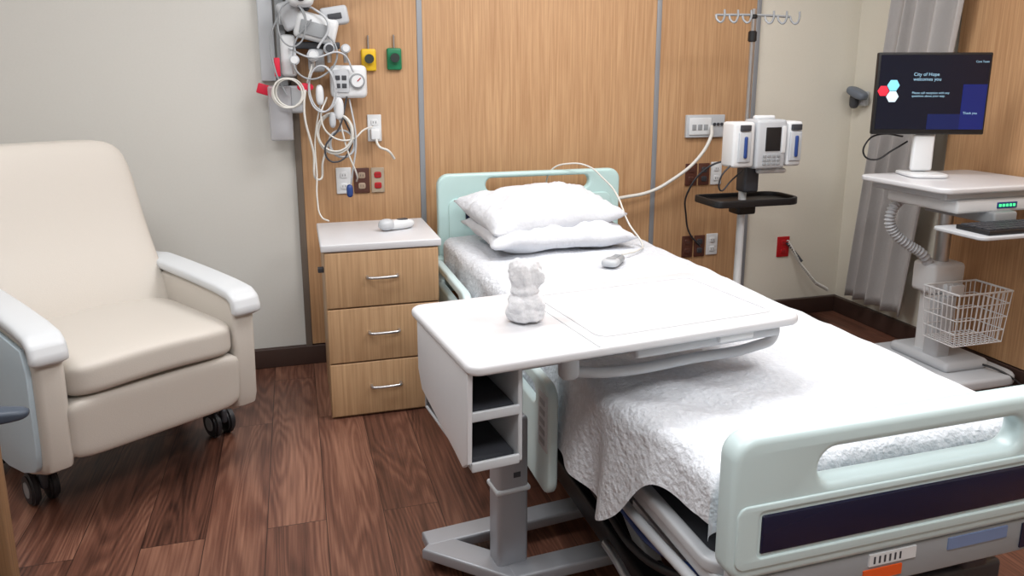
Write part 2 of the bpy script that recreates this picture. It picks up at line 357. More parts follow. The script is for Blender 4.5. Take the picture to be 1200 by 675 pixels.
for nm,x in (('left',-.04),('right',BW+.04)):
    plate('siderail_foot_'+nm,rrect(-1.735,.27,-1.02,.590,.05),[list(reversed(rrect(-1.62,.50,-1.15,.55,.022)))],.028,.009,M_mint2,bed,yz(x))
    plate('siderail_head_'+nm,rrect(-.80,.24,-.16,.57,.07),[list(reversed(rrect(-.70,.48,-.26,.535,.025)))],.035,.01,M_mint2,bed,yz(x))
    for y in (-1.4,-.45):
        box('rail_bracket_%s_%d'%(nm,int(-y*100)),(x-.018,y-.05,.34),(x+.018,y+.05,.43),M_grey,bed,bev=.01)
        xa,xb=sorted((x,.06 if nm=='left' else BW-.06));box('rail_arm_%s_%d'%(nm,int(-y*100)),(xa,y-.03,.37),(xb,y+.03,.40),M_grey,bed,bev=.006)
    s=-1 if nm=='left' else 1
    x2=x+s*.014
    box('rail_control_'+nm,(x2-.003,-1.725,.40),(x2+.003,-1.655,.56),M_lgrey,bed,bev=.002)
    for k in range(5):
        xa,xb=sorted((x2+s*.001,x2+s*.0045));box('rail_key_%s_%d'%(nm,k),(xa,-1.71,.415+k*.028),(xb,-1.67,.430+k*.028),M_grey,bed,bev=.001)
for s,x in ((-1,-.01),(1,BW+.01)):
    box('corner_bumper_%d'%(s+1),(x-.03,-.10,.48),(x+.03,-.03,.55),M_mint,bed,bev=.015)
box('head_pad_blue',(.13,-.045,.70),(.16,-.02,.76),M_navy,bed,bev=.005)
def sg(x): return 1/(1+math.exp(max(-50,min(50,x))))
def coverlet(name,y0,y1,ztop,mm,nx=200,ny=240,hw=.446,amp=.010):
    xc=BW/2;r=.045
    def drop(y,left):
        w=BY+y
        d=.185+.012*math.sin(w*6+1)
        d-=.10*sg((-.95-w)*12)
        if left:
            d+= .05*math.exp(-((w+2.13)/.09)**2)
            d-= .115*sg((w+2.255)*40)
        return d
    def f(u,v):
        s=u*2-1
        Ly=(y0-y1)+.10
        b=v*Ly
        flat=(y0-y1)-r
        if b>flat:
            e=b-flat
            if e<r*math.pi/2: y=y0-flat-r*math.sin(e/r);dz=r*(1-math.cos(e/r))
            else: y=y0-flat-r;dz=r+(e-r*math.pi/2)
        else: y=y0-b;dz=0
        w=BY+y
        hwl=hw
        if s<0: hwl=hw+.010-.055*sg((w+2.26)*26)
        dd=drop(y,s<0)
        if dz>0: dd=dd*(1-min(1,dz/.09)*.5)
        A=hwl-r+r*math.pi/2+dd
        a=abs(s)*A
        if a<hwl-r: x=a;zz=0
        elif a<hwl-r+r*math.pi/2:
            t=(a-(hwl-r))/r;x=hwl-r+r*math.sin(t);zz=r*(1-math.cos(t))
        else:
            q=a-(hwl-r+r*math.pi/2)
            fold=q*(.09*math.sin(y*17+.8*math.sin(y*7))+.05*math.sin(y*41+1))
            x=hwl+q*.12+fold;zz=r+q
        X=xc+math.copysign(x,s)
        n1=noise.noise(Vector((X*3.2,y*2.6,1.7)));n2=noise.noise(Vector((X*9,y*7,zz*6+4)))
        n3=abs(noise.noise(Vector((X*5+y*3,y*4-X*2,9))))
        cr=.006*math.sin((X*.8+y)*38)*math.exp(-((X-.12)/.22)**2-((y+1.95)/.28)**2)
        z=ztop-max(zz,dz)-.3*min(zz,dz)+amp*n1+amp*.6*n2+.010*(.25-n3)+cr-.006*min(1,(x/hwl)**2)
        return (X,y+.006*n2,z)
    return grid(name,nx,ny,f,mm,bed,smooth=180)
coverlet('coverlet',-.08,-2.315,.648,M_quilt)
def pillow(name,loc,rot,w,d,t,seed):
    bm=bmesh.new();bmesh.ops.create_cube(bm,size=2);bmesh.ops.subdivide_edges(bm,edges=bm.edges[:],cuts=34,use_grid_fill=True)
    for v in bm.verts:
        x,y,z=v.co
        ax,ay=abs(x),abs(y)
        ex=max(0,1-ax**3.0);ey=max(0,1-ay**3.0)
        h=(ex*ey)**.45
        px=x*(1-.06*(1-ay**2));py=y*(1-.08*(1-ax**2))
        hz=z*t/2*h+.004*z
        wv=noise.noise(Vector((x*2.2+seed,y*2.2,z)))*.022*h
        rd=abs(noise.noise(Vector((x*3+y*1.5+seed,y*3.5-x,z*2+seed))))
        wv+=(.18-rd)*.05*h*(1 if z>0 else .3)
        fold=.008*math.sin((x+y)*9+seed)*ax*ay
        v.co=Vector((px*w/2,py*d/2,hz+wv+fold))
    me=bpy.data.meshes.new(name);bm.to_mesh(me);bm.free()
    return newob(name,me,None,M_linen,loc,rot,smooth=180)
pillow('pillow',(1.055,-.54,.715),(math.radians(2),math.radians(1),math.radians(3)),.66,.46,.12,3)
pillow('pillow',(1.035,-.49,.80),(math.radians(9),math.radians(-3),math.radians(9)),.64,.45,.15,8)

hs=group('bed_control_handset',(1.19,-.98,.656),math.radians(48))
cushion('body',(0,0,.012),(.15,.055,.028),M_grey,hs,p=3,n=14)
cushion('head',(-.05,0,.016),(.07,.068,.032),M_lgrey,hs,p=3,n=14)
cushion('key_pad',(-.045,0,.030),(.045,.04,.008),M_grey,hs,p=3,n=8)
for i in range(3): box('key_%d'%i,(-.005+i*.018,-.012,.022),(.006+i*.018,.012,.029),M_grey,hs,bev=.002)
cc=group('call_cord',(0,0,0))
tube('cable',[(1.25,-.915,.672),(1.36,-.84,.668),(1.43,-.72,.675),(1.40,-.66,.74),(1.40,-.52,.85),(1.40,-.36,.905),(1.36,-.26,.955),(1.29,-.21,.965),(1.21,-.155,.93),(1.20,-.10,.80),(1.2,-.08,.5)],.004,M_cable,cc)
cb=group('bed_power_hose',(0,0,0))
tube('hose',[(2.15,-.05,1.12),(2.12,-.10,1.07),(2.03,-.12,.95),(1.90,-.11,.85),(1.78,-.10,.79),(1.62,-.10,.765),(1.45,-.09,.74),(1.40,-.08,.60)],.009,M_cable,cb)

# ---------- overbed table
tb=group('overbed_table',(.252,-1.808,0),.118)
TW,TD,TH=.868,.458,.815
def xy(z0): return lambda c:(c.x,c.y,z0+c.z)
plate('top_main',rrect(0,-TD,TW,0,[.035,.04,.03,.05]),[],.022,.008,M_lam,tb,xy(TH-.011))
plate('top_tray_inset',rrect(.325,-TD+.055,TW-.05,-.05,.03),[list(reversed(rrect(.335,-TD+.065,TW-.06,-.06,.024)))],.004,.0015,M_lam,tb,xy(TH+.0005))
box('top_seam',(.296,-TD+.006,TH-.001),(.299,-.006,TH+.0012),M_lgrey,tb,bev=0)
box('tray_frame_front',(.40,-TD+.02,TH-.05),(TW-.06,-TD+.055,TH-.024),M_lgrey,tb,bev=.008)
box('tray_frame_back',(.36,-.055,TH-.05),(TW-.03,-.03,TH-.026),M_lgrey,tb,bev=.008)
box('underplate',(.05,-TD+.06,TH-.045),(.50,-.06,TH-.022),M_lgrey,tb,bev=.006)
box('latch',(.62,-TD+.012,TH-.042),(.72,-TD+.05,TH-.022),M_white,tb,bev=.006)
tube('loop_bar',[(.27,-TD+.10,TH-.085),(.36,-TD+.085,TH-.097),(.60,-TD+.08,TH-.097),(TW-.08,-TD+.08,TH-.093),(TW-.025,-TD+.085,TH-.08),(TW-.012,-TD+.10,TH-.045),(TW-.02,-TD+.12,TH-.025)],.013,M_lgrey,tb)
tube('loop_bar_back',[(.27,-.13,TH-.075),(.36,-.10,TH-.087),(.60,-.10,TH-.087),(TW-.08,-.10,TH-.087),(TW-.025,-.10,TH-.075),(TW-.012,-.10,TH-.045),(TW-.02,-.10,TH-.025)],.013,M_lgrey,tb)
box('support_beam',(.10,-.28,TH-.105),(.80,-.18,TH-.062),M_grey,tb,bev=.012)
box('pivot_bracket',(.245,-TD+.07,TH-.10),(.29,-TD+.11,TH-.03),M_lgrey,tb,bev=.015)
x0,x1,yf,yb=.004,.130,-.425,-.085
pan=[(yb+.02,TH-.022),(yb+.02,.67),(yb-.01,.625),(yf+.08,.58),(yf+.03,.568),(yf+.0,.59),(yf-.01,TH-.022)]
plate('bin_outer_panel',pan,[],.012,.003,M_lam,tb,lambda c:(x0+.006+c.z,c.x,c.y))
plate('bin_inner_panel',rrect(yf,.57,yb,TH-.022,.008),[],.010,.003,M_lgrey,tb,lambda c:(x1-.005+c.z,c.x,c.y))
for i,z in enumerate((.572,.685)):
    box('bin_shelf_%d'%i,(x0+.01,yf,z),(x1-.008,yb,z+.008),M_lgrey,tb,bev=.002)
    box('bin_lip_%d'%i,(x0+.01,yf-.004,z-.002),(x1-.008,yf+.004,z+.02),M_lgrey,tb,bev=.003)
box('bin_back',(x0+.01,yb-.01,.575),(x1-.008,yb,TH-.022),M_grey,tb,bev=.002)
box('bin_liner',(x0+.013,yf+.02,.582),(x1-.012,yb-.012,.590),M_dgrey,tb,bev=0)
box('bin_liner_2',(x0+.013,yf+.02,.694),(x1-.012,yb-.012,.70),M_dgrey,tb,bev=0)
lc=(.250,-.060)
box('column_outer',(lc[0]-.045,lc[1]-.035,.05),(lc[0]+.045,lc[1]+.035,.50),M_alu,tb,bev=.012)
box('column_inner',(lc[0]-.033,lc[1]-.025,.40),(lc[0]+.033,lc[1]+.025,TH-.06),M_steel,tb,bev=.008)
box('column_collar',(lc[0]-.05,lc[1]-.04,.285),(lc[0]+.05,lc[1]+.04,.30),M_lgrey,tb,bev=.006)
box('column_sticker',(lc[0]+.0,lc[1]-.0365,.33),(lc[0]+.02,lc[1]-.035,.345),M_dgrey,tb,bev=0)
box('column_head',(lc[0]-.06,lc[1]-.17,TH-.11),(lc[0]+.05,lc[1]+.035,TH-.045),M_grey,tb,bev=.012)
def legpoly(a,b,w):
    a=Vector(a);b=Vector(b);d=(b-a).normalized();n=Vector((-d.y,d.x))*w/2
    return [tuple(a+n),tuple(a-n),tuple(b-n),tuple(b+n)]
plate('base_leg_back',legpoly((.06,.110),(.90,.10),.075),[],.035,.008,M_alu,tb,xy(.055))
plate('base_leg_diag',legpoly((.07,.095),(.27,-.135),.085),[],.035,.008,M_alu,tb,xy(.054))
plate('base_leg_front',legpoly((.23,-.115),(.90,-.15),.075),[],.035,.008,M_alu,tb,xy(.055))
for i,(x,y) in enumerate(((.09,.10),(.86,.10),(.86,-.15),(.26,-.115))):
    cyl('base_caster_%d'%i,(x-.012,y,.022),(x+.012,y,.022),.022,M_tire,tb,bev=.004)

# folded towel figure: wrapped base, knotted waist, fanned folds
tw=bpy.data.meshes.new('folded_towel_bunny');bm=bmesh.new()
def blob(c,s,rot=(0,0,0)):
    r=bmesh.ops.create_icosphere(bm,subdivisions=4,radius=1)
    R=Matrix.Rotation(rot[2],3,'Z')@Matrix.Rotation(rot[1],3,'Y')@Matrix.Rotation(rot[0],3,'X')
    for v in r['verts']: v.co=R@Vector((v.co.x*s[0],v.co.y*s[1],v.co.z*s[2]))+Vector(c)
blob((0,0,.022),(.046,.042,.028));blob((0,0,.044),(.042,.038,.028));blob((0,0,.010),(.044,.040,.012))
blob((.018,-.018,.044),(.026,.022,.020),(0,.3,0));blob((-.02,-.016,.040),(.024,.022,.022),(0,-.3,0))
blob((-.002,0,.074),(.034,.030,.016));blob((-.002,0,.082),(.031,.027,.014))
blob((-.016,0,.112),(.023,.025,.040),(0,-.16,.2));blob((.014,.002,.110),(.023,.025,.037),(0,.18,-.2))
blob((-.002,.006,.112),(.026,.018,.034));blob((.024,-.010,.096),(.013,.014,.028),(.2,.4,0));blob((-.004,-.014,.105),(.013,.013,.034),(0,-.1,0));blob((-.026,-.006,.104),(.012,.014,.03),(0,-.3,0))
for v in bm.verts:
    a=math.atan2(v.co.y,v.co.x);k=1+.045*math.sin(a*9+v.co.z*60)+.035*math.sin(a*5-v.co.z*90);v.co.x*=k;v.co.y*=k
bm.to_mesh(tw);bm.free()
to=newob('folded_towel_bunny',tw,None,M_towel,(.50,-2.01,.8175),(0,0,0),smooth=180)
rm=to.modifiers.new('r','REMESH');rm.mode='VOXEL';rm.voxel_size=.0022;rm.use_smooth_shade=True
tx=bpy.data.textures.new('wr','CLOUDS');tx.noise_scale=.012
dm=to.modifiers.new('d','DISPLACE');dm.texture=tx;dm.strength=.006;dm.mid_level=.5

# ---------- wall fittings
def outlet(name,x0,z0,x1,z1,m,face=None,y=-.022,n=1,dark=M_dgrey):
    g=group(name,((x0+x1)/2,y,(z0+z1)/2))
    w=(x1-x0)/2;h=(z1-z0)/2
    box('plate',(-w,-.008,-h),(w,0,h),m,g,bev=.003)
    for k in range(n):
        cx=-w+(k+.5)*2*w/n
        for s in (-1,1):
            cushion('socket_%d_%d'%(k,s+1),(cx,-.009,s*h*.42),(min(.034,1.5*w/n),.006,min(.03,h*.6)),face or m,g,p=4,n=8)
            for t in (-1,1): box('slot_%d_%d_%d'%(k,s+1,t+1),(cx+t*.006-.001,-.0135,s*h*.42-.004),(cx+t*.006+.001,-.0115,s*h*.42+.005),dark,g,bev=0)
    return g
outlet('wall_outlet',.18,.835,.25,.96,M_white)
outlet('wall_outlet',.262,.835,.335,.955,M_brn,mat('tan_socket',(170,150,130),.5))
outlet('red_wall_outlet',.343,.835,.405,.955,mat('tan_plate',(176,160,140),.5),M_red)
outlet('wall_outlet',.335,1.08,.40,1.205,M_white)
outlet('wall_outlet',2.02,.80,2.09,.92,M_brn)
outlet('wall_outlet',2.10,.80,2.165,.92,M_brn,M_dgrey)
outlet('wall_outlet',2.175,.80,2.24,.925,M_white)
outlet('wall_outlet',2.02,.40,2.085,.52,M_brn)
outlet('wall_outlet',2.095,.40,2.16,.52,M_brn,M_dgrey)
outlet('wall_outlet',2.17,.405,2.24,.525,M_white)
outlet('red_wall_outlet',2.645,.355,2.725,.475,M_red,y=-.004)
nb=group('nurse_call_station',(2.12,-.022,1.12))
box('plate',(-.115,-.02,-.06),(.115,0,.06),M_lgrey,nb,bev=.004)
box('face',(-.10,-.026,-.045),(.03,-.02,.045),M_white,nb,bev=.003)
for i in range(3): cyl('jack_%d'%i,(.05+i*.022,-.028,.01),(.05+i*.022,-.02,.01),.008,M_dgrey,nb)
for i in range(3): box('key_%d'%i,(-.085+i*.035,-.029,-.02),(-.06+i*.035,-.025,.01),M_grey,nb,bev=.002)
for nm,mm,x,z in (('oxygen_gas_outlet',M_grn,.47,1.46),('vacuum_gas_outlet',M_yel,.352,1.455)):
    g=group(nm,(x,-.022,z))
    box('plate',(-.034,-.02,-.05),(.034,0,.05),mm,g,bev=.008)
    cyl('port',(0,-.045,.005),(0,-.02,.005),.021,mat('dark_port',(40,48,46),.4),g)
    cyl('ring',(0,-.03,.005),(0,-.018,.005),.028,mm,g,bev=.003)
    cyl('hook_stem',(0,-.01,.05),(0,-.01,.11),.004,M_steel,g)
g=group('plug_cord_wall')
tube('plug_cord',[(.37,-.05,1.12),(.38,-.09,1.06),(.42,-.10,1.04),(.45,-.08,1.00)],.006,M_cable,g)
box('plug_block',(.345,-.075,1.09),(.39,-.03,1.14),M_white,g,bev=.006)
g=group('coiled_phone_cord')
tube('lead',[(2.70,-.02,.44),(2.74,-.06,.38),(2.76,-.09,.34)],.007,M_dgrey,g)
pts=[]
A=[Vector((2.70,-.03,.45)),Vector((2.76,-.08,.32)),Vector((2.83,-.13,.22)),Vector((2.90,-.15,.18))]
for i in range(260):
    t=i/259*2.999;k=min(int(t),2);c=A[k].lerp(A[k+1],t-k);a=i*.75
    pts.append(tuple(c+Vector((0,math.cos(a)*.009,math.sin(a)*.009))))
tube('coil',pts,.003,M_cable,g,poly=True)
# ---------- patient monitoring station on left of headwall
pm=group('vital_signs_station',(0,-.03,0))
box('mount_rail',(-.05,-.02,1.28),(-.01,.024,2.3),M_grey,pm,bev=.004)
box('rail_plate',(-.125,-.005,1.36),(-.06,.028,1.95),M_lgrey,pm,bev=.004)
box('cross_mount',(-.05,-.06,1.60),(.16,-.02,1.635),M_grey,pm,bev=.006)
box('monitor_arm',(.02,-.12,1.66),(.10,-.03,1.80),M_dgrey,pm,bev=.02)
tube('arm_tube',[(-.03,-.04,1.75),(.08,-.08,1.72),(.22,-.10,1.76),(.30,-.12,1.82)],.018,M_lgrey,pm)
box('module_a',(.03,-.14,1.53),(.21,-.05,1.645),M_white,pm,bev=.02,rot=(0,math.radians(14),0))
box('module_a_face',(.05,-.147,1.55),(.17,-.139,1.61),M_grey,pm,bev=.006,rot=(0,math.radians(14),0))
box('module_a2',(-.03,-.13,1.58),(.06,-.06,1.70),M_lgrey,pm,bev=.015,rot=(0,math.radians(-20),0))
box('module_f',(.14,-.13,1.60),(.26,-.05,1.68),M_lgrey,pm,bev=.014,rot=(0,math.radians(-10),0))
box('module_f_slot',(.17,-.135,1.625),(.23,-.128,1.65),M_dgrey,pm,bev=.002,rot=(0,math.radians(-10),0))
box('module_b',(.17,-.13,1.285),(.33,-.03,1.43),M_white,pm,bev=.022)
box('module_b_face',(.18,-.137,1.31),(.25,-.129,1.41),M_lgrey,pm,bev=.006)
for i in range(4): box('module_b_key_%d'%i,(.19+.028*(i%2),-.140,1.33+.035*(i//2)),(.21+.028*(i%2),-.136,1.35+.035*(i//2)),M_dgrey,pm,bev=.001)
cyl('gauge',(.285,-.142,1.36),(.285,-.13,1.36),.034,M_grey,pm,bev=.003)
cyl('gauge_face',(.285,-.145,1.36),(.285,-.141,1.36),.026,M_white,pm)
cyl('gauge_needle',(.285,-.147,1.36),(.30,-.147,1.375),.002,M_red,pm)
for i,(x,z,r) in enumerate(((.10,1.47,.026),(.02,1.45,.022),(.17,1.50,.024),(.24,1.50,.02))):
    cyl('regulator_%d'%i,(x,-.16,z),(x,-.09,z),r,M_lgrey,pm,bev=.005);cyl('regulator_face_%d'%i,(x,-.163,z),(x,-.159,z),r*.7,M_white if i!=2 else M_dgrey,pm)
    cyl('regulator_stem_%d'%i,(x,-.12,z-.06),(x,-.12,z),.010,M_steel,pm)
box('module_c',(-.035,-.10,1.38),(.03,-.03,1.56),M_white,pm,bev=.016)
box('module_d',(.08,-.10,1.40),(.15,-.03,1.50),M_lgrey,pm,bev=.014)
box('module_e',(-.02,-.10,1.22),(.05,-.03,1.34),M_lgrey,pm,bev=.014)
box('bracket_dark',(.0,-.09,1.50),(.22,-.04,1.53),M_dgrey,pm,bev=.006)
cushion('camera_head',(.06,-.15,1.71),(.11,.10,.08),M_white,pm,p=3,n=14)
cyl('lens',(.06,-.205,1.71),(.06,-.19,1.71),.020,M_black,pm)
cushion('probe',(.20,-.12,1.24),(.045,.045,.10),M_white,pm,p=2.6,n=12)
cushion('probe_2',(.17,-.13,1.19),(.03,.03,.07),M_lgrey,pm,p=2.6,n=12)
cushion('probe_3',(.12,-.13,1.30),(.035,.04,.09),M_white,pm,p=2.6,n=12)
box('clear_bin',(-.10,-.11,1.10),(.0,-.01,1.34),M_clear,pm,bev=.01)
box('bin_bag',(-.085,-.09,1.12),(-.015,-.03,1.27),M_lgrey,pm,bev=.02)
box('tag_red_a',(-.145,-.06,1.30),(-.075,-.05,1.345),M_redtag,pm,bev=.006,rot=(0,.3,0))
box('tag_red_b',(-.065,-.125,1.38),(-.040,-.11,1.46),M_redtag,pm,bev=.004)
cushion('tag_red_c',(.06,-.14,1.335),(.07,.02,.035),M_redtag,pm,p=2.4,n=8)
def loop(name,cx,cz,rx,rz,y,turns,r,m,jit=.012):
    P=[];n=int(turns*12)
    for i in range(n):
        a=i/12*2*math.pi;k=1+jit*8*noise.noise(Vector((i*.13,cx*9,cz)))
        P.append((cx+rx*k*math.cos(a)+.006*math.sin(i*.4),y+.012*math.sin(i*.37),cz+rz*k*math.sin(a)))
    tube(name,P,r,m,pm)
loop('coil_cable_a',-.01,1.31,.062,.062,-.14,4.4,.004,M_cable)
loop('coil_cable_b',.18,1.13,.075,.085,-.12,5.3,.004,M_cable,.02)
loop('coil_cable_c',.21,1.08,.055,.06,-.10,4.2,.004,M_lgrey,.02)
loop('coil_cable_d',.13,1.33,.06,.10,-.16,2.3,.0035,M_lgrey)
loop('coil_cable_e',.02,1.60,.06,.09,-.17,1.6,.0035,M_grey)
cab=[([(.10,-.12,1.45),(.05,-.15,1.25),(.08,-.13,1.05),(.10,-.10,.92),(.12,-.09,1.0),(.16,-.10,1.12)],.005),
([(.13,-.1,1.30),(.09,-.12,1.1),(.09,-.13,.95),(.085,-.16,.84),(.10,-.18,.76),(.13,-.2,.745)],.0035),
([(.25,-.1,1.28),(.27,-.12,1.1),(.25,-.1,.95),(.24,-.08,.88)],.004),
([(.20,-.12,1.2),(.23,-.12,1.05),(.27,-.1,.93),(.27,-.05,.90)],.004),
([(.10,-.12,1.60),(.20,-.16,1.50),(.16,-.16,1.40),(.05,-.17,1.38),(.02,-.15,1.5),(.10,-.16,1.62)],.004),
([(.0,-.1,1.50),(.10,-.17,1.46),(.22,-.17,1.48),(.27,-.14,1.40)],.004),
([(.15,-.12,1.29),(.12,-.15,1.2),(.16,-.14,1.12),(.25,-.12,1.1),(.31,-.08,1.14),(.355,-.03,1.15)],.004),
([(-.02,-.12,1.66),(-.07,-.12,1.55),(-.06,-.13,1.4),(-.02,-.12,1.3)],.004),
([(-.0,-.12,1.70),(.12,-.15,1.66),(.17,-.16,1.60),(.12,-.16,1.50)],.005),
([(.24,-.12,1.30),(.20,-.13,1.16),(.13,-.13,1.05),(.17,-.12,1.00),(.25,-.11,1.08),(.22,-.12,1.20)],.004)]
for i,(p,r) in enumerate(cab): tube('cable_%d'%i,p,r,(M_cable,M_cable,M_lgrey,M_cable,M_grey,M_lgrey,M_cable,M_grey,M_lgrey,M_dgrey)[i],pm)
cushion('clip',(.235,-.08,.86),(.03,.03,.06),M_blue,pm,p=3,n=8)

# ---------- IV pole with infusion pump
iv=group('iv_pole',(2.10,-.45,-.01))
cyl('pole_upper',(0,0,.9),(0,0,1.70),.011,M_steel,iv)
cyl('pole_lower',(0,0,.10),(0,0,.95),.019,M_white,iv)
cyl('collar',(0,0,1.55),(0,0,1.60),.020,M_black,iv,bev=.004)
cyl('collar_top',(0,0,1.655),(0,0,1.675),.018,M_black,iv,bev=.004)
tube('hook_bar',[(-.20,0,1.668),(0,0,1.672),(.20,0,1.668)],.006,M_grey,iv)
for i,x in enumerate((-.20,-.13,-.06,.06,.13,.20)):
    tube('hook_%d'%i,[(x,0,1.668),(x,-.015,1.645),(x+.012,-.03,1.635),(x+.02,-.04,1.655),(x+.02,-.04,1.69)],.005,M_grey,iv)
cyl('hub',(0,0,.09),(0,0,.15),.04,M_dgrey,iv,bev=.008)
for i in range(5):
    a=math.radians(20+72*i);ex,ey=.25*math.cos(a),.25*math.sin(a)
    tube('leg_%d'%i,[(0,0,.125),(ex*.5,ey*.5,.115),(ex,ey,.085)],.014,M_lgrey,iv)
    cyl('wheel_%d'%i,(ex-.012,ey,.04),(ex+.012,ey,.04),.03,M_tire,iv,bev=.005)
    cyl('stem_%d'%i,(ex,ey,.04),(ex,ey,.09),.009,M_dgrey,iv)
box('clamp',(-.05,-.05,1.00),(.05,.02,1.10),M_dgrey,iv,bev=.01)
py=-.07
box('pump_body',(-.045,py-.09,.965),(.115,py+.03,1.195),M_lgrey,iv,bev=.016)
box('pump_screen',(.0,py-.094,1.05),(.08,py-.089,1.160),M_black,iv,bev=.003)
box('pump_keypad',(.086,py-.094,1.04),(.108,py-.089,1.165),M_white,iv,bev=.003)
for i in range(4):
    for j in range(3): box('pump_key_%d_%d'%(i,j),(-.01+i*.025,py-.0945,.985+j*.018),(.008+i*.025,py-.0895,.997+j*.018),M_grey,iv,bev=.001)
box('pump_handle',(-.02,py-.03,1.19),(.09,py+.0,1.212),M_white,iv,bev=.01)
for nm,a,b in (('l',-.165,-.052),('r',.122,.205)):
    box('channel_'+nm,(a,py-.085,.975),(b,py+.02,1.185),M_white,iv,bev=.014)
    m=(a+b)/2
    box('channel_door_'+nm,(m-.032,py-.095,1.0),(m+.032,py-.083,1.14),M_lgrey,iv,bev=.008)
    box('channel_display_'+nm,(m-.026,py-.098,1.145),(m+.026,py-.083,1.172),M_dgrey,iv,bev=.003)
    box('channel_latch_'+nm,(m-.008,py-.105,1.02),(m+.008,py-.092,1.12),M_blue,iv,bev=.006)
box('bracket',(-.03,-.06,.84),(.05,.02,.985),M_dgrey,iv,bev=.012)
box('handle_white',(.02,-.10,.935),(.17,-.06,.958),M_white,iv,bev=.01)
tube('iv_lead',[(-.15,-.14,1.0),(-.20,-.12,.93),(-.17,-.08,.86),(-.10,-.05,.90),(-.04,-.05,.95)],.004,M_dgrey,iv)
plate('tray',rrect(-.21,-.13,.25,.10,[.07,.03,.03,.07]),[],.016,.005,M_black,iv,xy(.79))
plate('tray_rim',rrect(-.215,-.135,.255,.105,[.075,.035,.035,.075]),[list(reversed(rrect(-.20,-.12,.24,.09,[.065,.025,.025,.065])))],.034,.005,M_black,iv,xy(.80))
box('tray_clamp',(-.05,-.05,.73),(.05,.04,.78),M_black,iv,bev=.01)
tube('power_lead',[(-.04,.02,1.0),(-.12,.12,.95),(-.16,.25,.80),(-.10,.36,.66),(-.05,.40,.55),(.03,.42,.47)],.005,M_dgrey,iv)

# ---------- curtain
def curt(u,v):
    z=.16+v*(H-.22)
    k=min(1.15,z/1.6)
    y0=-.18-.14*k;y1=-.62-.17*k
    y=y0+(y1-y0)*u
    ph=2*pi*(5.2*u+.5*math.sin(3*u+.8))
    x=2.975+.026*math.sin(ph+.3*math.sin(z*1.2))+.010*math.sin(u*23+z)+.006*noise.noise(Vector((u*4,z*1.5,2)))
    return (x,y+.010*math.sin(ph+1.3),z)
grid('privacy_curtain',160,50,curt,M_curt,None,smooth=180,thick=.003)
box('trim_curtain_track',(2.95,-.95,H-.05),(2.98,-.05,H-.0),M_lgrey,bev=.003)

wp2=group('wall_scanner_holder',(3.075,-.10,1.27))
box('bracket',(-.03,-.04,-.05),(0,.04,.03),M_lgrey,wp2,bev=.008)
cushion('handset',(-.06,-.01,.02),(.07,.14,.05),mat('bluegrey_plastic',(104,112,124),.45),wp2,p=3,n=14,rot=(math.radians(20),0,0))
cushion('handset_grip',(-.05,.02,-.02),(.04,.05,.09),M_dgrey,wp2,p=3,n=12)

# ---------- computer cart
ct=group('computer_cart',(0,0,0))
plate('worktop',rrect(2.40,-1.35,3.02,-.87,.05),[],.024,.008,M_lam,ct,xy(.943))
box('worktop_edge',(2.45,-1.31,.90),(2.99,-.91,.932),M_lgrey,ct,bev=.01)
box('drawer_unit',(2.50,-1.32,.845),(3.0,-.95,.90),M_white,ct,bev=.012)
box('drawer_display',(2.70,-1.325,.86),(2.80,-1.318,.885),M_blue,ct,bev=.002)
for i in range(5): box('led_%d'%i,(2.705+i*.018,-1.328,.868),(2.714+i*.018,-1.324,.878),M_led,ct,bev=0)
plate('keyboard_tray',rrect(2.42,-1.52,2.98,-1.28,.03),[],.014,.004,M_lgrey,ct,xy(.79))
box('keyboard',(2.47,-1.50,.797),(2.93,-1.35,.815),M_black,ct,bev=.004)
for r_ in range(4):
    for c_ in range(14): box('key_%d_%d'%(r_,c_),(2.48+c_*.0315,-1.49+r_*.033,.815),(2.507+c_*.0315,-1.463+r_*.033,.820),M_dgrey,ct,bev=0)
box('tray_arm',(2.66,-1.35,.80),(2.78,-1.0,.85),M_grey,ct,bev=.01)
cyl('column_upper',(2.80,-.99,.45),(2.80,-.99,.90),.032,M_steel,ct)
box('column_lower',(2.745,-1.04,.07),(2.855,-.94,.50),M_white,ct,bev=.02)
box('power_box',(2.70,-1.06,.42),(2.88,-.93,.56),M_white,ct,bev=.02)
box('column_box',(2.72,-1.10,.10),(2.80,-1.02,.42),M_lgrey,ct,bev=.012)
plate('base',rrect(2.62,-1.28,3.03,-.76,.08),[],.05,.015,M_lgrey,ct,xy(.07))
box('base_hump',(2.70,-1.18,.09),(2.95,-.84,.14),M_lgrey,ct,bev=.03)
for i,(x,y) in enumerate(((2.66,-1.24),(2.98,-1.24),(2.66,-.80),(2.98,-.80))):
    for s in (-1,1): cyl('caster_%d_%d'%(i,s+1),(x+s*.006,y,.027),(x+s*.022,y,.027),.027,M_tire,ct,bev=.004)
b0,b1=(2.635,-1.26),(2.895,-1.10)
zt,zb=.485,.255
for k,z in enumerate((zb,.31,.37,.43,zt)):
    s=.012*(z-zb)/(zt-zb)
    tube('basket_ring_%d'%k,[(b0[0]-s,b0[1]-s,z),(b1[0]+s,b0[1]-s,z),(b1[0]+s,b1[1]+s,z),(b0[0]-s,b1[1]+s,z)],.0045 if z==zt else .0025,M_white,ct,cyc=True,poly=True)
n=11
for i in range(n+1):
    x=b0[0]+(b1[0]-b0[0])*i/n;tx_=x+(.012 if i>n/2 else -.012)*abs(2*i/n-1)
    tube('basket_wire_x%d'%i,[(tx_,b0[1]-.012,zt),(x,b0[1],zb),(x,b1[1],zb),(tx_,b1[1]+.012,zt)],.0022,M_white,ct,poly=True)
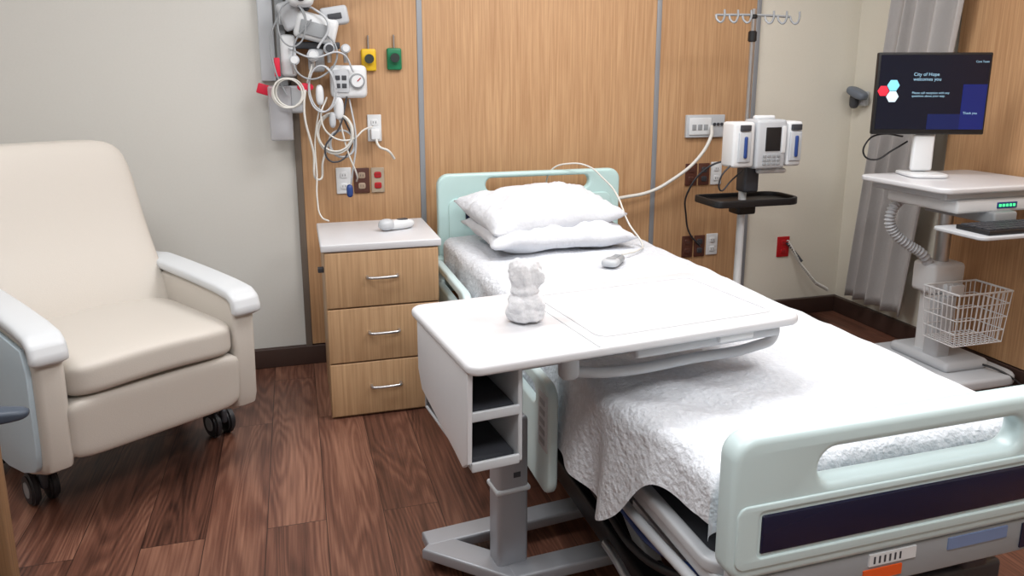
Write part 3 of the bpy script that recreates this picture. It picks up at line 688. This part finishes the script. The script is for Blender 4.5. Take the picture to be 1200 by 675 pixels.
for i in range(1,7):
    y=b0[1]+(b1[1]-b0[1])*i/7
    tube('basket_wire_y%d'%i,[(b0[0]-.012,y,zt),(b0[0],y,zb),(b1[0],y,zb),(b1[0]+.012,y,zt)],.0022,M_white,ct,poly=True)
box('basket_hanger',(2.76,-1.10,.42),(2.84,-1.03,.47),M_white,ct,bev=.006)
P=[Vector(p) for p in ((2.72,-.96,.87),(2.62,-.95,.86),(2.55,-.95,.82),(2.53,-.95,.75),(2.56,-.96,.69),(2.62,-.98,.64),(2.68,-1.0,.60),(2.75,-1.0,.52))]
def cr(t):
    k=min(int(t),len(P)-2);f=t-k
    p0=P[max(k-1,0)];p1=P[k];p2=P[k+1];p3=P[min(k+2,len(P)-1)]
    return .5*((2*p1)+(p2-p0)*f+(2*p0-5*p1+4*p2-p3)*f*f+(3*p1-p0-3*p2+p3)*f**3)
def hose(u,v):
    t=u*(len(P)-1)*.9999;c=cr(t);d=(cr(min(t+.02,len(P)-1.001))-cr(max(t-.02,0))).normalized()
    a=Vector((0,1,0));n1=d.cross(a).normalized();n2=d.cross(n1)
    r=.021+.0035*math.sin(u*2*pi*34);ang=v*2*pi
    return tuple(c+n1*r*cos(ang)+n2*r*sin(ang))
grid('cable_hose',340,14,hose,M_lgrey,ct)
tube('cart_power_cord',[(2.86,-1.1,.12),(2.95,-1.25,.10),(3.0,-1.35,.03),(2.9,-1.5,.012),(2.95,-1.7,.012)],.005,M_black,ct)
tube('cart_cord_loop',[(2.60,-.9,1.12),(2.50,-.88,1.13),(2.43,-.88,1.10),(2.42,-.88,1.04),(2.46,-.90,1.02),(2.53,-.92,1.06),(2.60,-.93,1.10)],.004,M_black,ct)

# ---------- monitor
mo=group('computer_monitor',(2.625,-1.00,.956),-.283-.05)
ww,hh=.235,.172;zc=.352
box('bezel',(-ww,-.015,zc-hh),(ww,.012,zc+hh),M_black,mo,bev=.006)
box('rear_housing',(-.16,.01,zc-.11),(.16,.045,zc+.11),M_black,mo,bev=.015)
box('screen',(-ww+.010,-.0165,zc-hh+.022),(ww-.010,-.0148,zc+hh-.010),M_screen,mo,bev=0)
box('screen_blue_block',(.125,-.0175,zc-hh+.022),(ww-.010,-.0160,zc+.04),M_screenb,mo,bev=0)
box('screen_blue_block_2',(-.01,-.0172,zc-hh+.022),(.13,-.0160,zc-.085),mat('screen_blue_dim',(12,24,70),.2,emis=.6),mo,bev=0)
def txt(body,x,z,size,m):
    c=bpy.data.curves.new('t','FONT');c.body=body;c.size=size;c.extrude=.0003
    o=bpy.data.objects.new('t',c);col.objects.link(o)
    conv(o,'screen_text',mo,m,lambda q:(x+q.x,-.0182+q.z*.5,z+q.y))
txt('City of Hope\nwelcomes you',-.085,zc+.075,.020,M_txt)
txt('Please call reception with any\nquestions about your stay.',-.085,zc+.0,.013,M_txt)
txt('Thank you',.135,zc-.085,.014,M_txt)
txt('Care Team',.165,zc+.130,.012,M_txt)
def hexa(x,z,r,m,n):
    plate(n,[(x+r*math.cos(i*pi/3),z+r*math.sin(i*pi/3)) for i in range(6)],[],.0012,.0002,m,mo,lambda c:(c.x,-.0178+c.z,c.y))
hexa(-.165,zc+.035,.026,M_txtc,'hex_cyan');hexa(-.165,zc-.012,.026,mat('screen_pale',(200,220,228),.4,emis=.6),'hex_pale');hexa(-.205,zc+.012,.024,M_txtr,'hex_red')
box('stand_neck',(-.03,.02,.0),(.03,.045,zc-.05),M_white,mo,bev=.01)
box('stand_neck_front',(-.045,-.0,.02),(.045,.03,zc-hh+.0),M_white,mo,bev=.012)
plate('stand_foot',rrect(-.08,-.10,.08,.10,.04),[],.014,.005,M_white,mo,xy(.008))

# ---------- lights
def panel(x,y,w,d,p,c=(.985,.99,1)):
    g=group('ceiling_light',(x,y,H-.02))
    box('frame',(-w/2-.03,-d/2-.03,-.005),(w/2+.03,d/2+.03,.018),M_white,g,bev=.003)
    box('diffuser',(-w/2,-d/2,-.009),(w/2,d/2,-.004),mat('light_diffuser',(255,250,240),.5,emis=2),g,bev=0)
    l=bpy.data.lights.new('lamp','AREA');l.shape='RECTANGLE';l.size=w;l.size_y=d;l.energy=p;l.color=c
    o=bpy.data.objects.new('lamp',l);col.objects.link(o);o.parent=g;o.location=(0,0,-.03)
panel(-.8,-1.7,1.2,.6,27)
panel(1.2,-1.2,1.2,.6,32)
panel(.3,-3.6,1.2,.6,34)
panel(2.2,-2.6,1.2,.6,28)
w=bpy.data.worlds.new('world');S.world=w;w.use_nodes=True;w.node_tree.nodes['Background'].inputs[0].default_value=(.9,.95,1,1);w.node_tree.nodes['Background'].inputs[1].default_value=.4
S.view_settings.view_transform='Standard';S.view_settings.look='None';S.view_settings.exposure=0

# ---------- camera
f=874.1;cyp=272.4;yaw=.283;pitch=.206
cd=bpy.data.cameras.new('camera');co=bpy.data.objects.new('camera',cd);col.objects.link(co)
cd.sensor_width=36;cd.sensor_fit='HORIZONTAL';cd.lens=f/1200*36
cd.shift_y=-(337.5-cyp)/1200
cd.clip_start=.02
co.location=(0,-3.617,1.38);co.rotation_euler=(math.pi/2-pitch,0,-yaw)
S.camera=co
